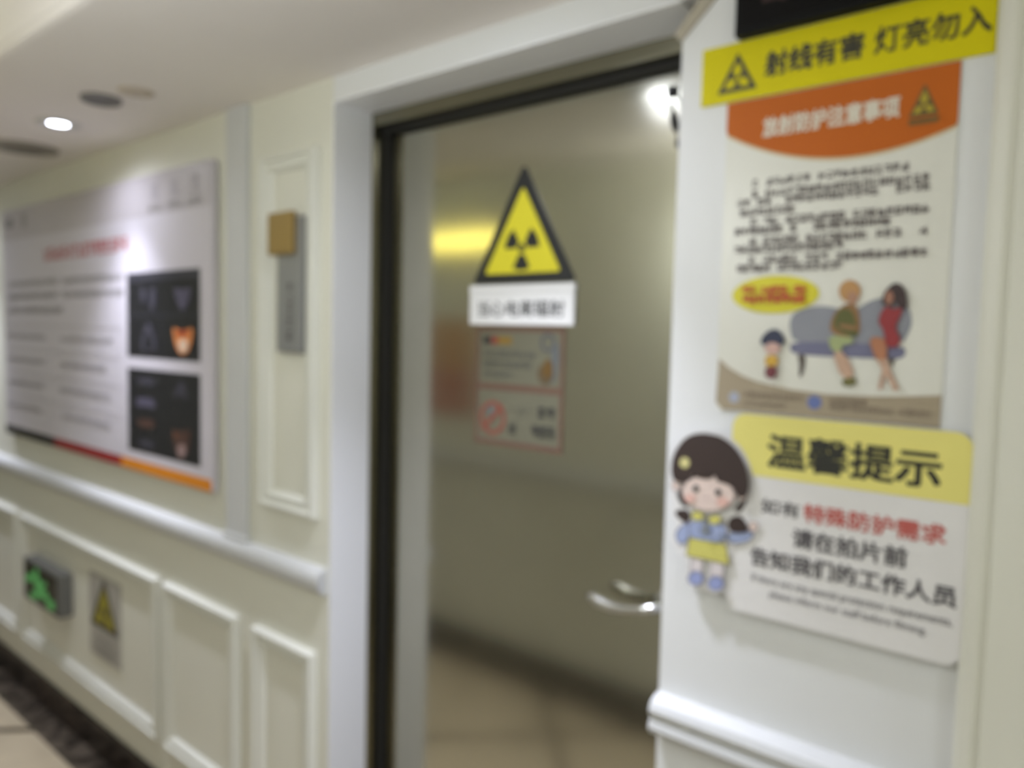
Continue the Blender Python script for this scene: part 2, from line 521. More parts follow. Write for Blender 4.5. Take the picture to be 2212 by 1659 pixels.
GIRL = [('girl_hair',(58,44,40),[(-0.4973,1.3834),(-0.4885,1.3938),(-0.4811,1.3932),(-0.4921,1.3699),(-0.5043,1.3714)],1,0),('girl_hair',(58,44,40),[(-0.6071,1.3866),(-0.5959,1.3921),(-0.5808,1.3736),(-0.5854,1.3625),(-0.5991,1.3688)],1,0),('girl_hair',(58,44,40),[(-0.6099,1.3537),(-0.5864,1.3623),(-0.5768,1.3517),(-0.5822,1.3356),(-0.6,1.342)],2,0),('girl_jumper_blue',(158,170,204),[(-0.5894,1.3362),(-0.5783,1.3401),(-0.5791,1.3097),(-0.591,1.2989),(-0.6026,1.3033),(-0.6044,1.3202)],2,0.0012),('girl_jumper_blue',(158,170,204),[(-0.5122,1.3364),(-0.4753,1.345),(-0.4669,1.3412),(-0.4763,1.3278),(-0.4945,1.3203),(-0.5124,1.319)],2,0.0012),('girl_skin',(226,206,196),[(-0.462,1.3537),(-0.4622,1.3515),(-0.4629,1.3493),(-0.464,1.3473),(-0.4655,1.3457),(-0.4673,1.3445),(-0.4692,1.3438),(-0.4712,1.3438),(-0.473,1.3443),(-0.4747,1.3453),(-0.476,1.3469),(-0.4768,1.3488),(-0.4772,1.3509),(-0.477,1.3532),(-0.4764,1.3554),(-0.4752,1.3574),(-0.4737,1.359),(-0.4719,1.3602),(-0.47,1.3608),(-0.468,1.3609),(-0.4661,1.3603),(-0.4645,1.3593),(-0.4632,1.3577),(-0.4624,1.3558)],0,0.001),('girl_jumper_blue',(158,170,204),[(-0.5787,1.3495),(-0.5129,1.3518),(-0.5141,1.315),(-0.5791,1.3097)],1,0.0012),('girl_hair',(58,44,40),[(-0.5113,1.3593),(-0.4892,1.3677),(-0.4764,1.3493),(-0.4797,1.3406),(-0.5112,1.3356)],2,0),('girl_white_legs',(222,214,214),[(-0.5729,1.2835),(-0.5519,1.2851),(-0.5517,1.2588),(-0.5735,1.2578)],0,0.001),('girl_white_legs',(222,214,214),[(-0.539,1.2841),(-0.5148,1.2855),(-0.5151,1.2615),(-0.5382,1.2581)],0,0.001),('girl_skirt_yellow',(206,200,108),[(-0.5773,1.3148),(-0.5123,1.3162),(-0.5052,1.2839),(-0.5821,1.2835)],0,0.0012),('girl_shoe_blue',(152,162,206),[(-0.5489,1.2524),(-0.5492,1.2493),(-0.5504,1.2462),(-0.5524,1.2433),(-0.5552,1.2408),(-0.5584,1.2389),(-0.5619,1.2377),(-0.5654,1.2373),(-0.5687,1.2377),(-0.5717,1.2389),(-0.574,1.2408),(-0.5754,1.2433),(-0.576,1.2462),(-0.5757,1.2493),(-0.5744,1.2525),(-0.5724,1.2554),(-0.5696,1.2578),(-0.5664,1.2597),(-0.5628,1.2609),(-0.5593,1.2613),(-0.556,1.2608),(-0.5531,1.2596),(-0.5509,1.2577),(-0.5494,1.2552)],0,0.0012),('girl_shoe_blue',(152,162,206),[(-0.5133,1.2523),(-0.5136,1.2492),(-0.5148,1.246),(-0.5169,1.2431),(-0.5195,1.2406),(-0.5227,1.2387),(-0.5262,1.2374),(-0.5297,1.237),(-0.533,1.2374),(-0.5359,1.2386),(-0.5382,1.2406),(-0.5397,1.2431),(-0.5403,1.2461),(-0.5399,1.2493),(-0.5387,1.2524),(-0.5366,1.2554),(-0.5339,1.2579),(-0.5307,1.2598),(-0.5272,1.261),(-0.5237,1.2614),(-0.5204,1.2609),(-0.5176,1.2597),(-0.5153,1.2577),(-0.5139,1.2552)],0,0.0012),('girl_skin',(226,206,196),[(-0.5966,1.3995),(-0.5968,1.3973),(-0.5975,1.3951),(-0.5987,1.3931),(-0.6002,1.3915),(-0.6021,1.3903),(-0.6041,1.3897),(-0.6061,1.3897),(-0.6081,1.3903),(-0.6098,1.3914),(-0.6111,1.393),(-0.612,1.395),(-0.6123,1.3972),(-0.6122,1.3995),(-0.6115,1.4018),(-0.6103,1.4037),(-0.6087,1.4054),(-0.6068,1.4065),(-0.6048,1.4071),(-0.6028,1.4071),(-0.6008,1.4065),(-0.5992,1.4053),(-0.5978,1.4037),(-0.597,1.4017)],0,0.001),('girl_skin',(226,206,196),[(-0.4807,1.4008),(-0.4809,1.3987),(-0.4816,1.3967),(-0.4828,1.3949),(-0.4844,1.3934),(-0.4863,1.3923),(-0.4884,1.3917),(-0.4905,1.3916),(-0.4925,1.3921),(-0.4942,1.3931),(-0.4956,1.3945),(-0.4965,1.3963),(-0.4969,1.3983),(-0.4967,1.4003),(-0.4959,1.4024),(-0.4947,1.4042),(-0.4931,1.4057),(-0.4912,1.4068),(-0.4891,1.4073),(-0.487,1.4074),(-0.485,1.4069),(-0.4833,1.4059),(-0.482,1.4045),(-0.4811,1.4027)],0,0.001),('girl_skin',(226,206,196),[(-0.5005,1.3954),(-0.5018,1.3898),(-0.5048,1.3843),(-0.5094,1.3792),(-0.5153,1.3746),(-0.5225,1.3707),(-0.5306,1.3676),(-0.5393,1.3656),(-0.5484,1.3646),(-0.5575,1.3648),(-0.5661,1.3661),(-0.5741,1.3685),(-0.581,1.3719),(-0.5865,1.3762),(-0.5905,1.3813),(-0.5927,1.3868),(-0.593,1.3927),(-0.5915,1.3986),(-0.5882,1.4042),(-0.5833,1.4095),(-0.5769,1.4141),(-0.5693,1.418),(-0.5609,1.4208),(-0.552,1.4226),(-0.5429,1.4233),(-0.534,1.4229),(-0.5256,1.4214),(-0.5181,1.4188),(-0.5116,1.4154),(-0.5065,1.4111),(-0.5028,1.4063),(-0.5008,1.401)],0,0.001),('girl_hair',(58,44,40),[(-0.5656,1.4909),(-0.5479,1.4919),(-0.5246,1.489),(-0.5013,1.4736),(-0.4856,1.4523),(-0.4775,1.4276),(-0.4777,1.4062),(-0.4867,1.3941),(-0.498,1.3995),(-0.5032,1.4105),(-0.5195,1.4153),(-0.531,1.4155),(-0.5354,1.4286),(-0.5408,1.4178),(-0.5644,1.4163),(-0.5718,1.4246),(-0.5765,1.4165),(-0.5892,1.4044),(-0.5964,1.4043),(-0.609,1.4073),(-0.6142,1.4218),(-0.6117,1.4478),(-0.5972,1.4734),(-0.5814,1.4859)],1,0),('girl_hairpin',(214,206,142),[(-0.5803,1.4403),(-0.5805,1.438),(-0.5813,1.4357),(-0.5826,1.4337),(-0.5844,1.432),(-0.5865,1.4308),(-0.5888,1.4302),(-0.5912,1.4302),(-0.5934,1.4309),(-0.5953,1.432),(-0.5968,1.4337),(-0.5978,1.4358),(-0.5982,1.4381),(-0.598,1.4404),(-0.5972,1.4427),(-0.5958,1.4448),(-0.594,1.4464),(-0.5919,1.4476),(-0.5896,1.4482),(-0.5873,1.4482),(-0.5851,1.4475),(-0.5832,1.4463),(-0.5817,1.4446),(-0.5807,1.4426)],0,0),('girl_eye',(52,52,52),[(-0.5617,1.4),(-0.5618,1.3985),(-0.5623,1.3971),(-0.5631,1.3958),(-0.5642,1.3948),(-0.5655,1.394),(-0.5669,1.3936),(-0.5683,1.3936),(-0.5696,1.394),(-0.5707,1.3947),(-0.5716,1.3957),(-0.5722,1.397),(-0.5725,1.3984),(-0.5724,1.3999),(-0.5719,1.4013),(-0.5711,1.4026),(-0.57,1.4036),(-0.5687,1.4044),(-0.5673,1.4047),(-0.5659,1.4048),(-0.5646,1.4044),(-0.5635,1.4037),(-0.5626,1.4026),(-0.562,1.4014)],0,0),('girl_eye',(52,52,52),[(-0.5226,1.3998),(-0.5227,1.3983),(-0.5232,1.3969),(-0.524,1.3957),(-0.525,1.3947),(-0.5262,1.3939),(-0.5275,1.3935),(-0.5289,1.3935),(-0.5302,1.3939),(-0.5313,1.3946),(-0.5321,1.3956),(-0.5327,1.3968),(-0.533,1.3982),(-0.5328,1.3996),(-0.5324,1.401),(-0.5316,1.4023),(-0.5306,1.4033),(-0.5293,1.404),(-0.528,1.4044),(-0.5267,1.4044),(-0.5254,1.4041),(-0.5243,1.4034),(-0.5234,1.4024),(-0.5229,1.4011)],0,0),('girl_cheek',(226,184,172),[(-0.567,1.3833),(-0.5673,1.3814),(-0.5681,1.3794),(-0.5696,1.3776),(-0.5715,1.3761),(-0.5738,1.375),(-0.5763,1.3744),(-0.5788,1.3742),(-0.5812,1.3746),(-0.5833,1.3755),(-0.5849,1.3768),(-0.5859,1.3784),(-0.5864,1.3803),(-0.5861,1.3823),(-0.5852,1.3843),(-0.5837,1.386),(-0.5818,1.3875),(-0.5794,1.3886),(-0.577,1.3893),(-0.5744,1.3894),(-0.5721,1.389),(-0.57,1.3881),(-0.5685,1.3868),(-0.5674,1.3852)],0,0),('girl_cheek',(226,184,172),[(-0.5091,1.3866),(-0.5094,1.3846),(-0.5104,1.3826),(-0.512,1.3807),(-0.5141,1.3792),(-0.5166,1.378),(-0.5193,1.3773),(-0.5221,1.3771),(-0.5247,1.3774),(-0.527,1.3783),(-0.5288,1.3796),(-0.5299,1.3813),(-0.5304,1.3832),(-0.5301,1.3852),(-0.5291,1.3872),(-0.5275,1.3891),(-0.5253,1.3907),(-0.5228,1.3918),(-0.52,1.3925),(-0.5173,1.3927),(-0.5147,1.3923),(-0.5124,1.3915),(-0.5107,1.3901),(-0.5096,1.3885)],0,0),('girl_mouth',(170,140,146),[(-0.5543,1.3894),(-0.5483,1.387),(-0.5425,1.3897),(-0.5482,1.3855)],0,0),('girl_collar_yellow',(206,200,108),[(-0.5507,1.3536),(-0.552,1.3511),(-0.5541,1.349),(-0.5571,1.3474),(-0.5605,1.3466),(-0.5641,1.3466),(-0.5674,1.3474),(-0.5702,1.3489),(-0.5722,1.351),(-0.5732,1.3535),(-0.573,1.3561),(-0.5718,1.3586),(-0.5695,1.3608),(-0.5665,1.3623),(-0.5631,1.3631),(-0.5596,1.3631),(-0.5562,1.3623),(-0.5535,1.3607),(-0.5515,1.3586),(-0.5506,1.3562)],0,0.001),('girl_collar_yellow',(206,200,108),[(-0.5199,1.3571),(-0.5201,1.3545),(-0.5213,1.3519),(-0.5236,1.3495),(-0.5266,1.3475),(-0.53,1.3462),(-0.5336,1.3456),(-0.537,1.3458),(-0.5398,1.3469),(-0.5418,1.3486),(-0.5427,1.3509),(-0.5426,1.3535),(-0.5412,1.3561),(-0.539,1.3586),(-0.5359,1.3605),(-0.5324,1.3619),(-0.5288,1.3624),(-0.5255,1.3622),(-0.5227,1.3611),(-0.5208,1.3594)],0,0.001),('girl_tie',(128,130,118),[(-0.5507,1.3506),(-0.5442,1.3506),(-0.5424,1.328),(-0.5487,1.3277)],0,0)]
SOFA = [('sofa_grey',(140,142,150),[(-0.4319,1.6839),(-0.4141,1.6945),(-0.3848,1.6991),(-0.3558,1.6927),(-0.3416,1.6876),(-0.3284,1.6998),(-0.3074,1.7096),(-0.2823,1.7067),(-0.2663,1.6938),(-0.2621,1.673),(-0.267,1.6577),(-0.2752,1.6421),(-0.4236,1.6381),(-0.4327,1.6624)],2),('sofa_seat',(112,112,138),[(-0.4326,1.6341),(-0.424,1.6455),(-0.2752,1.6428),(-0.2671,1.6339),(-0.2729,1.6225),(-0.311,1.6225),(-0.4229,1.6236)],2),('sofa_leg',(84,74,66),[(-0.4192,1.6253),(-0.4063,1.6253),(-0.4058,1.6083),(-0.4104,1.5906),(-0.4147,1.5904),(-0.4144,1.611)],1),('sofa_leg',(84,74,66),[(-0.2905,1.6233),(-0.2813,1.6236),(-0.2846,1.6108)],0),('oval_yellow',(222,212,30),[(-0.3905,1.7175),(-0.391,1.7126),(-0.3935,1.7078),(-0.3978,1.7032),(-0.4038,1.699),(-0.4114,1.6952),(-0.4205,1.6921),(-0.4307,1.6896),(-0.4417,1.6878),(-0.4534,1.687),(-0.4653,1.6869),(-0.477,1.6878),(-0.4883,1.6896),(-0.4986,1.6922),(-0.5077,1.6955),(-0.5153,1.6996),(-0.5211,1.7042),(-0.5248,1.7091),(-0.5264,1.7144),(-0.5257,1.7196),(-0.5229,1.7247),(-0.5179,1.7296),(-0.5111,1.7339),(-0.5026,1.7377),(-0.4927,1.7408),(-0.4818,1.743),(-0.4703,1.7445),(-0.4584,1.745),(-0.4467,1.7446),(-0.4353,1.7434),(-0.4248,1.7414),(-0.4152,1.7387),(-0.407,1.7353),(-0.4002,1.7313),(-0.3951,1.727),(-0.3919,1.7223)],0),('blonde_sleeve',(142,104,60),[(-0.3669,1.6884),(-0.352,1.7015),(-0.3354,1.7013),(-0.3287,1.6638),(-0.3349,1.6507),(-0.3696,1.6559),(-0.3732,1.6691)],2),('blonde_vest',(88,90,34),[(-0.3627,1.6898),(-0.3531,1.6949),(-0.3403,1.6898),(-0.3326,1.6594),(-0.3349,1.6499),(-0.3614,1.6619),(-0.3682,1.6707)],1),('blonde_arm',(146,106,66),[(-0.3605,1.6722),(-0.3421,1.6695),(-0.3316,1.6667),(-0.3334,1.6616),(-0.3587,1.6656)],1),('blonde_hair',(186,140,84),[(-0.3317,1.7186),(-0.332,1.7144),(-0.3333,1.7105),(-0.3355,1.7072),(-0.3384,1.7047),(-0.3419,1.7031),(-0.3458,1.7026),(-0.3497,1.7032),(-0.3534,1.7048),(-0.3567,1.7075),(-0.3593,1.7109),(-0.361,1.7149),(-0.3618,1.7191),(-0.3614,1.7234),(-0.3601,1.7273),(-0.3579,1.7306),(-0.3548,1.7331),(-0.3513,1.7346),(-0.3474,1.7351),(-0.3435,1.7344),(-0.3398,1.7327),(-0.3366,1.7301),(-0.3341,1.7267),(-0.3324,1.7227)],0),('blonde_face',(172,130,104),[(-0.3344,1.7092),(-0.3345,1.7069),(-0.3352,1.7048),(-0.3363,1.7029),(-0.3378,1.7015),(-0.3396,1.7007),(-0.3415,1.7004),(-0.3435,1.7007),(-0.3454,1.7016),(-0.347,1.7031),(-0.3484,1.7049),(-0.3492,1.7071),(-0.3496,1.7095),(-0.3495,1.7118),(-0.3488,1.7139),(-0.3477,1.7158),(-0.3462,1.7172),(-0.3444,1.7181),(-0.3424,1.7183),(-0.3404,1.718),(-0.3385,1.7171),(-0.3369,1.7156),(-0.3356,1.7137),(-0.3347,1.7116)],0),('blonde_skirt',(162,172,120),[(-0.3747,1.6558),(-0.3356,1.6514),(-0.3407,1.6418),(-0.3526,1.6422),(-0.3542,1.6304),(-0.3692,1.6314)],1),('pale_leg',(196,162,138),[(-0.3677,1.6307),(-0.3493,1.6313),(-0.3314,1.5948),(-0.3515,1.5908)],1),('olive_shoe',(112,108,58),[(-0.3515,1.5908),(-0.3342,1.5954),(-0.3296,1.5862),(-0.3404,1.5797),(-0.3497,1.582)],1),('tan_leg',(176,118,84),[(-0.3186,1.6532),(-0.2959,1.6529),(-0.2918,1.636),(-0.2921,1.6161),(-0.297,1.6102),(-0.307,1.6226)],1),('pale_leg',(196,162,138),[(-0.3049,1.6213),(-0.291,1.6218),(-0.2863,1.6064),(-0.2733,1.5803),(-0.2803,1.5781),(-0.2913,1.6005),(-0.2965,1.5781),(-0.3011,1.5806),(-0.2969,1.6073)],0),('red_dress',(146,44,48),[(-0.2988,1.6975),(-0.2855,1.6925),(-0.2748,1.6966),(-0.2755,1.6869),(-0.2839,1.6665),(-0.2751,1.6533),(-0.277,1.6399),(-0.2938,1.6381),(-0.2978,1.6635),(-0.307,1.6755)],1),('dark_hair',(58,40,38),[(-0.3031,1.7039),(-0.2986,1.7193),(-0.2862,1.731),(-0.2736,1.723),(-0.268,1.7007),(-0.2712,1.6903),(-0.2804,1.6946),(-0.2861,1.7051),(-0.2895,1.6946),(-0.3001,1.6968)],1),('tan_face',(160,112,90),[(-0.2871,1.7086),(-0.2872,1.7061),(-0.2876,1.7039),(-0.2884,1.7019),(-0.2894,1.7004),(-0.2907,1.6994),(-0.2921,1.6991),(-0.2935,1.6995),(-0.2949,1.7004),(-0.2961,1.702),(-0.2971,1.704),(-0.2978,1.7063),(-0.2981,1.7088),(-0.298,1.7112),(-0.2976,1.7135),(-0.2968,1.7155),(-0.2957,1.717),(-0.2945,1.718),(-0.2931,1.7182),(-0.2916,1.7179),(-0.2903,1.7169),(-0.289,1.7154),(-0.2881,1.7134),(-0.2874,1.7111)],0),('child_hair',(40,46,72),[(-0.4764,1.6407),(-0.4714,1.6541),(-0.4559,1.6645),(-0.4423,1.6577),(-0.4361,1.6424),(-0.4436,1.6368),(-0.4689,1.6362)],2),('child_face',(208,170,158),[(-0.4435,1.6333),(-0.4438,1.631),(-0.4449,1.6288),(-0.4467,1.6268),(-0.4492,1.6253),(-0.4521,1.6243),(-0.4553,1.6239),(-0.4585,1.6241),(-0.4615,1.6249),(-0.4642,1.6263),(-0.4663,1.6281),(-0.4676,1.6302),(-0.4681,1.6326),(-0.4678,1.6349),(-0.4667,1.6372),(-0.4648,1.6391),(-0.4623,1.6406),(-0.4593,1.6416),(-0.4561,1.6419),(-0.4529,1.6417),(-0.4499,1.6409),(-0.4473,1.6395),(-0.4453,1.6377),(-0.444,1.6356)],0),('child_shirt',(206,164,60),[(-0.4667,1.6221),(-0.4469,1.6228),(-0.4453,1.6058),(-0.4658,1.6033)],1),('child_trousers',(112,48,56),[(-0.4667,1.6041),(-0.4469,1.6065),(-0.4476,1.587),(-0.4642,1.5853)],1)]
OVAL_T = [(-0.508,-0.408,1.7176,1.7281),(-0.5074,-0.4081,1.7024,1.7152)]
FOOT = [(-0.548,1.543),(-0.5449,1.6137),(-0.5288,1.6005),(-0.5045,1.588),(-0.4793,1.5798),(-0.4235,1.5707),(-0.3711,1.5673),(-0.3083,1.5687),(-0.2626,1.5718),(-0.221,1.576),(-0.221,1.531),(-0.536,1.531)]
FOOT_C = [(-0.5167,1.5525),(-0.3898,1.5539)]
FOOT_T = [(-0.5014,-0.4062,1.5535,1.5629),(-0.5008,-0.4316,1.5409,1.5477),(-0.3692,-0.3159,1.5535,1.5629),(-0.3687,-0.2809,1.5451,1.5528),(-0.273,-0.2326,1.5445,1.553)]
SCANS = [[('scan_grey',(62,60,70),[(-2.5862,1.7724),(-2.548,1.7715),(-2.544,1.7266),(-2.5728,1.714)]),('scan_grey',(62,60,70),[(-2.5199,1.7709),(-2.4647,1.7718),(-2.4794,1.6964),(-2.5146,1.6902)]),('scan_violet',(84,80,98),[(-2.3504,1.7712),(-2.3042,1.7602),(-2.2877,1.7598),(-2.2348,1.7705),(-2.2553,1.7196),(-2.2924,1.6879),(-2.3297,1.7203)]),('scan_grey',(62,60,70),[(-2.5404,1.658),(-2.5076,1.6583),(-2.4626,1.5912),(-2.4813,1.5611),(-2.5754,1.5624),(-2.5846,1.5882)]),('scan_black',(33,33,35),[(-2.5381,1.6237),(-2.5156,1.6241),(-2.4904,1.5693),(-2.5609,1.5671)]),('scan_orange',(222,140,78),[(-2.356,1.6463),(-2.3221,1.6353),(-2.2641,1.6361),(-2.2301,1.6476),(-2.2319,1.6128),(-2.2482,1.5846),(-2.2688,1.5619),(-2.3144,1.5604),(-2.3379,1.5861),(-2.3521,1.6144)]),('scan_red',(168,72,36),[(-2.3348,1.6351),(-2.2519,1.6362),(-2.2561,1.6123),(-2.2889,1.6217),(-2.3308,1.6087)]),('scan_pale',(228,202,178),[(-2.3225,1.6008),(-2.289,1.6096),(-2.2562,1.6023),(-2.2687,1.5679),(-2.3102,1.5666)])],[('scan_grey',(62,60,70),[(-2.6209,1.4727),(-2.4825,1.478),(-2.4876,1.4478),(-2.6065,1.4515)]),('scan_violet',(84,80,98),[(-2.6271,1.4059),(-2.4835,1.4117),(-2.484,1.3731),(-2.5401,1.3816),(-2.6128,1.3715)]),('scan_brown',(78,54,46),[(-2.6234,1.3351),(-2.4845,1.3409),(-2.4896,1.3081),(-2.5993,1.3062)]),('scan_grey',(62,60,70),[(-2.6197,1.2641),(-2.4855,1.2697),(-2.4905,1.2432),(-2.5809,1.2395)]),('scan_grey',(62,60,70),[(-2.3152,1.4769),(-2.2901,1.4783),(-2.2616,1.4276),(-2.2906,1.4133),(-2.3028,1.4531),(-2.3327,1.4184),(-2.3584,1.4248)]),('scan_brown',(78,54,46),[(-2.3681,1.3263),(-2.3337,1.3193),(-2.2831,1.3243),(-2.2484,1.3358),(-2.2545,1.2907),(-2.2713,1.244),(-2.3345,1.2363),(-2.3556,1.2796)]),('scan_rust',(124,74,44),[(-2.3595,1.3209),(-2.3338,1.311),(-2.3383,1.2815)]),('scan_dusk',(150,126,122),[(-2.3342,1.2695),(-2.3043,1.2832),(-2.271,1.2766),(-2.2838,1.2404),(-2.326,1.2352)])]]

# ---------------------------------------------------------------- measured layout (metres; x along the corridor, y into the wall, z up)
WALL = 1.17
BACK = -0.15
SOFFIT = 2.264
TRAY = 2.42
DOOR_L, DOOR_R, DOOR_T = -1.577, -0.634, 2.202
LEAF = 1.34
XL, XR = -7.5, 2.6

# floor
bm = bmesh.new(); box(bm, XL, XR, BACK + 0.11, WALL - 0.11, -0.1, 0)
structure('floor', bm, TILE)
n_trim = [0]


def trim(bm, m, smooth=False):
    n_trim[0] += 1
    return structure('trim_%d' % n_trim[0], bm, m, smooth)


bm = bmesh.new(); box(bm, XL, XR, WALL - 0.11, WALL + 0.3, -0.1, 0.0005)
trim(bm, MARBLE_B)
bm = bmesh.new(); box(bm, XL, XR, BACK - 0.1, BACK + 0.11, -0.1, 0.0005)
trim(bm, MARBLE_B)

# ceilings: a lowered soffit along the wall, a shallow tray over the corridor
bm = bmesh.new(); box(bm, XL, XR, 0.623, WALL + 0.3, SOFFIT, TRAY + 0.06)
structure('ceiling_soffit', bm, CEIL)
bm = bmesh.new(); box(bm, XL, XR, BACK - 0.1, 0.63, TRAY, TRAY + 0.06)
structure('ceiling', bm, CEIL)
# cove bead on the tray edge
bm = bmesh.new()
prof = [(0.623, SOFFIT), (0.611, SOFFIT + 0.004), (0.609, SOFFIT + 0.016), (0.603, SOFFIT + 0.022), (0.601, SOFFIT + 0.085), (0.610, SOFFIT + 0.09), (0.612, TRAY), (0.623, TRAY)]
a = [bm.verts.new((XL, y, z)) for y, z in prof]; b = [bm.verts.new((XR, y, z)) for y, z in prof]
for i in range(len(prof)):
    bm.faces.new((a[i], a[(i + 1) % len(prof)], b[(i + 1) % len(prof)], b[i]))
bm.faces.new(a[::-1]); bm.faces.new(b)
trim(bm, CEIL)

# walls
bm = bmesh.new(); box(bm, XL, DOOR_L - 0.004, WALL, WALL + 0.3, 0, SOFFIT)
structure('wall_left', bm, CREAM)
bm = bmesh.new()
prism(bm, [(DOOR_R, 0), (XR, 0), (XR, SOFFIT), (-0.572, SOFFIT), (-0.572, 2.2), (DOOR_R, 2.138)], WALL, WALL + 0.3)
structure('wall_right', bm, WHITE_WALL)
bm = bmesh.new(); box(bm, DOOR_L - 0.004, -0.572, WALL, WALL + 0.3, DOOR_T + 0.004, SOFFIT)
structure('wall_above_door', bm, WHITE_WALL)
bm = bmesh.new(); box(bm, XL, XR, BACK - 0.1, BACK, 0, TRAY)
structure('wall_back', bm, CREAM)
bm = bmesh.new(); box(bm, XL - 0.1, XL, BACK - 0.1, WALL + 0.3, 0, TRAY)
structure('wall_far_end', bm, CREAM)
bm = bmesh.new(); box(bm, XR, XR + 0.1, BACK - 0.1, WALL + 0.3, 0, TRAY)
structure('wall_near_end', bm, CREAM)

# skirtings of dark stone
bm = bmesh.new(); box(bm, XL, DOOR_L - 0.004, WALL - 0.012, WALL, 0, 0.125, 0.002)
o = structure('baseboard_left', bm, MARBLE)
bm = bmesh.new(); box(bm, DOOR_R, XR, WALL - 0.012, WALL, 0, 0.125, 0.002)
structure('baseboard_right', bm, MARBLE)
bm = bmesh.new(); box(bm, XL, XR, BACK, BACK + 0.012, 0, 0.125, 0.002)
structure('baseboard_back', bm, MARBLE)

# white lining of the door reveal (left cheek and head)
bm = bmesh.new()
box(bm, DOOR_L - 0.004, DOOR_L, WALL - 0.001, 1.288, 0, DOOR_T)
box(bm, DOOR_L - 0.004, -0.64, WALL - 0.001, 1.288, DOOR_T, DOOR_T + 0.004)
trim(bm, JAMB_W)
# the small slanting filler where the head meets the right-hand wall
bm = bmesh.new()
prism(bm, [(-0.647, 2.150), (-0.636, 2.136), (-0.570, 2.196), (-0.570, 2.216), (-0.585, 2.216)], WALL - 0.004, WALL + 0.05)
trim(bm, mat('filler_beige', (176, 168, 150), 0.6))


# chair rail: an ogee profile run along the wall
def run(prof, x0, x1, base, m, ends=True):
    bm = bmesh.new()
    a = [bm.verts.new((x0, base - d, z)) for d, z in prof]
    b = [bm.verts.new((x1, base - d, z)) for d, z in prof]
    n = len(prof)
    for i in range(n):
        bm.faces.new((a[i], a[(i + 1) % n], b[(i + 1) % n], b[i]))
    bm.faces.new(a[::-1]); bm.faces.new(b)
    return trim(bm, m)


RAIL = [(0, 1.036), (0.012, 1.035), (0.024, 1.029), (0.031, 1.018), (0.033, 1.006), (0.031, 0.992), (0.025, 0.980), (0.014, 0.970), (0, 0.968)]
RAIL_R = [(0, 1.036), (0.012, 1.034), (0.024, 1.026), (0.029, 1.014), (0.027, 1.004), (0.022, 0.998), (0.027, 0.992), (0.029, 0.982), (0.024, 0.972), (0.012, 0.968), (0, 0.968)]
run(RAIL, XL, DOOR_L - 0.012, WALL, TRIM)
run([(d * 1.18, z - 0.008) for d, z in RAIL_R], DOOR_R, -0.17, WALL, TRIM)
bm = bmesh.new()
prof = [(BACK, 1.036), (BACK + 0.024, 1.026), (BACK + 0.03, 1.0), (BACK + 0.024, 0.972), (BACK, 0.966)]
a = [bm.verts.new((XL, y, z)) for y, z in prof]; b = [bm.verts.new((XR, y, z)) for y, z in prof]
for i in range(len(prof)):
    bm.faces.new((a[i], a[(i + 1) % len(prof)], b[(i + 1) % len(prof)], b[i]))
bm.faces.new(a[::-1]); bm.faces.new(b)
trim(bm, TRIM)

# pilasters
bm = bmesh.new(); box(bm, -2.064, -1.957, WALL - 0.014, WALL, 1.03, SOFFIT, 0.003)
box(bm, -2.072, -1.949, WALL - 0.02, WALL, 1.03, 1.05, 0.004)
trim(bm, TRIM)
bm = bmesh.new()
pil = [(-0.181, WALL), (-0.181, WALL - 0.012), (-0.174, WALL - 0.02), (-0.160, WALL - 0.026), (-0.150, WALL - 0.024), (-0.148, WALL - 0.03), (0.25, WALL - 0.03), (0.25, WALL)]
a = [bm.verts.new((x, y, 0)) for x, y in pil]; b = [bm.verts.new((x, y, SOFFIT)) for x, y in pil]
for i in range(len(pil)):
    bm.faces.new((a[i], a[(i + 1) % len(pil)], b[(i + 1) % len(pil)], b[i]))
bm.faces.new(a[::-1]); bm.faces.new(b)
trim(bm, CREAM)


# picture-frame mouldings of the panelling
def moulding(x0, x1, z0, z1, w=0.048, h=0.022):
    bm = bmesh.new()
    prof = [(0, 0), (0.0, h * 0.6), (0.005, h), (0.012, h), (0.017, h * 0.55), (0.030, h * 0.45), (0.033, h * 0.75), (0.038, h * 0.7), (0.044, h * 0.2), (w, 0)]
    rings = []
    for ins, d in prof:
        rings.append([bm.verts.new((x, WALL - d, z)) for x, z in ((x0 + ins, z0 + ins), (x1 - ins, z0 + ins), (x1 - ins, z1 - ins), (x0 + ins, z1 - ins))])
    for a, b in zip(rings, rings[1:]):
        for k in range(4):
            bm.faces.new((a[k], a[(k + 1) % 4], b[(k + 1) % 4], b[k]))
    return trim(bm, MOULD)


for x0, x1 in ((-7.2, -6.55), (-6.5, -5.2), (-5.15, -3.865), (-3.815, -2.505), (-2.462, -2.008), (-1.918, -1.632)):
    moulding(x0, x1, 0.245, 0.803)
moulding(-1.886, -1.630, 1.158, 2.104)

# ---------------------------------------------------------------- lamps and ceiling fittings
LENS = mat('downlight_lens', (255, 255, 255), 0.3, emit=14.0, emit_rgb=(232, 238, 255))
RIMW = mat('white_fitting_rim', (205, 203, 200), 0.45)


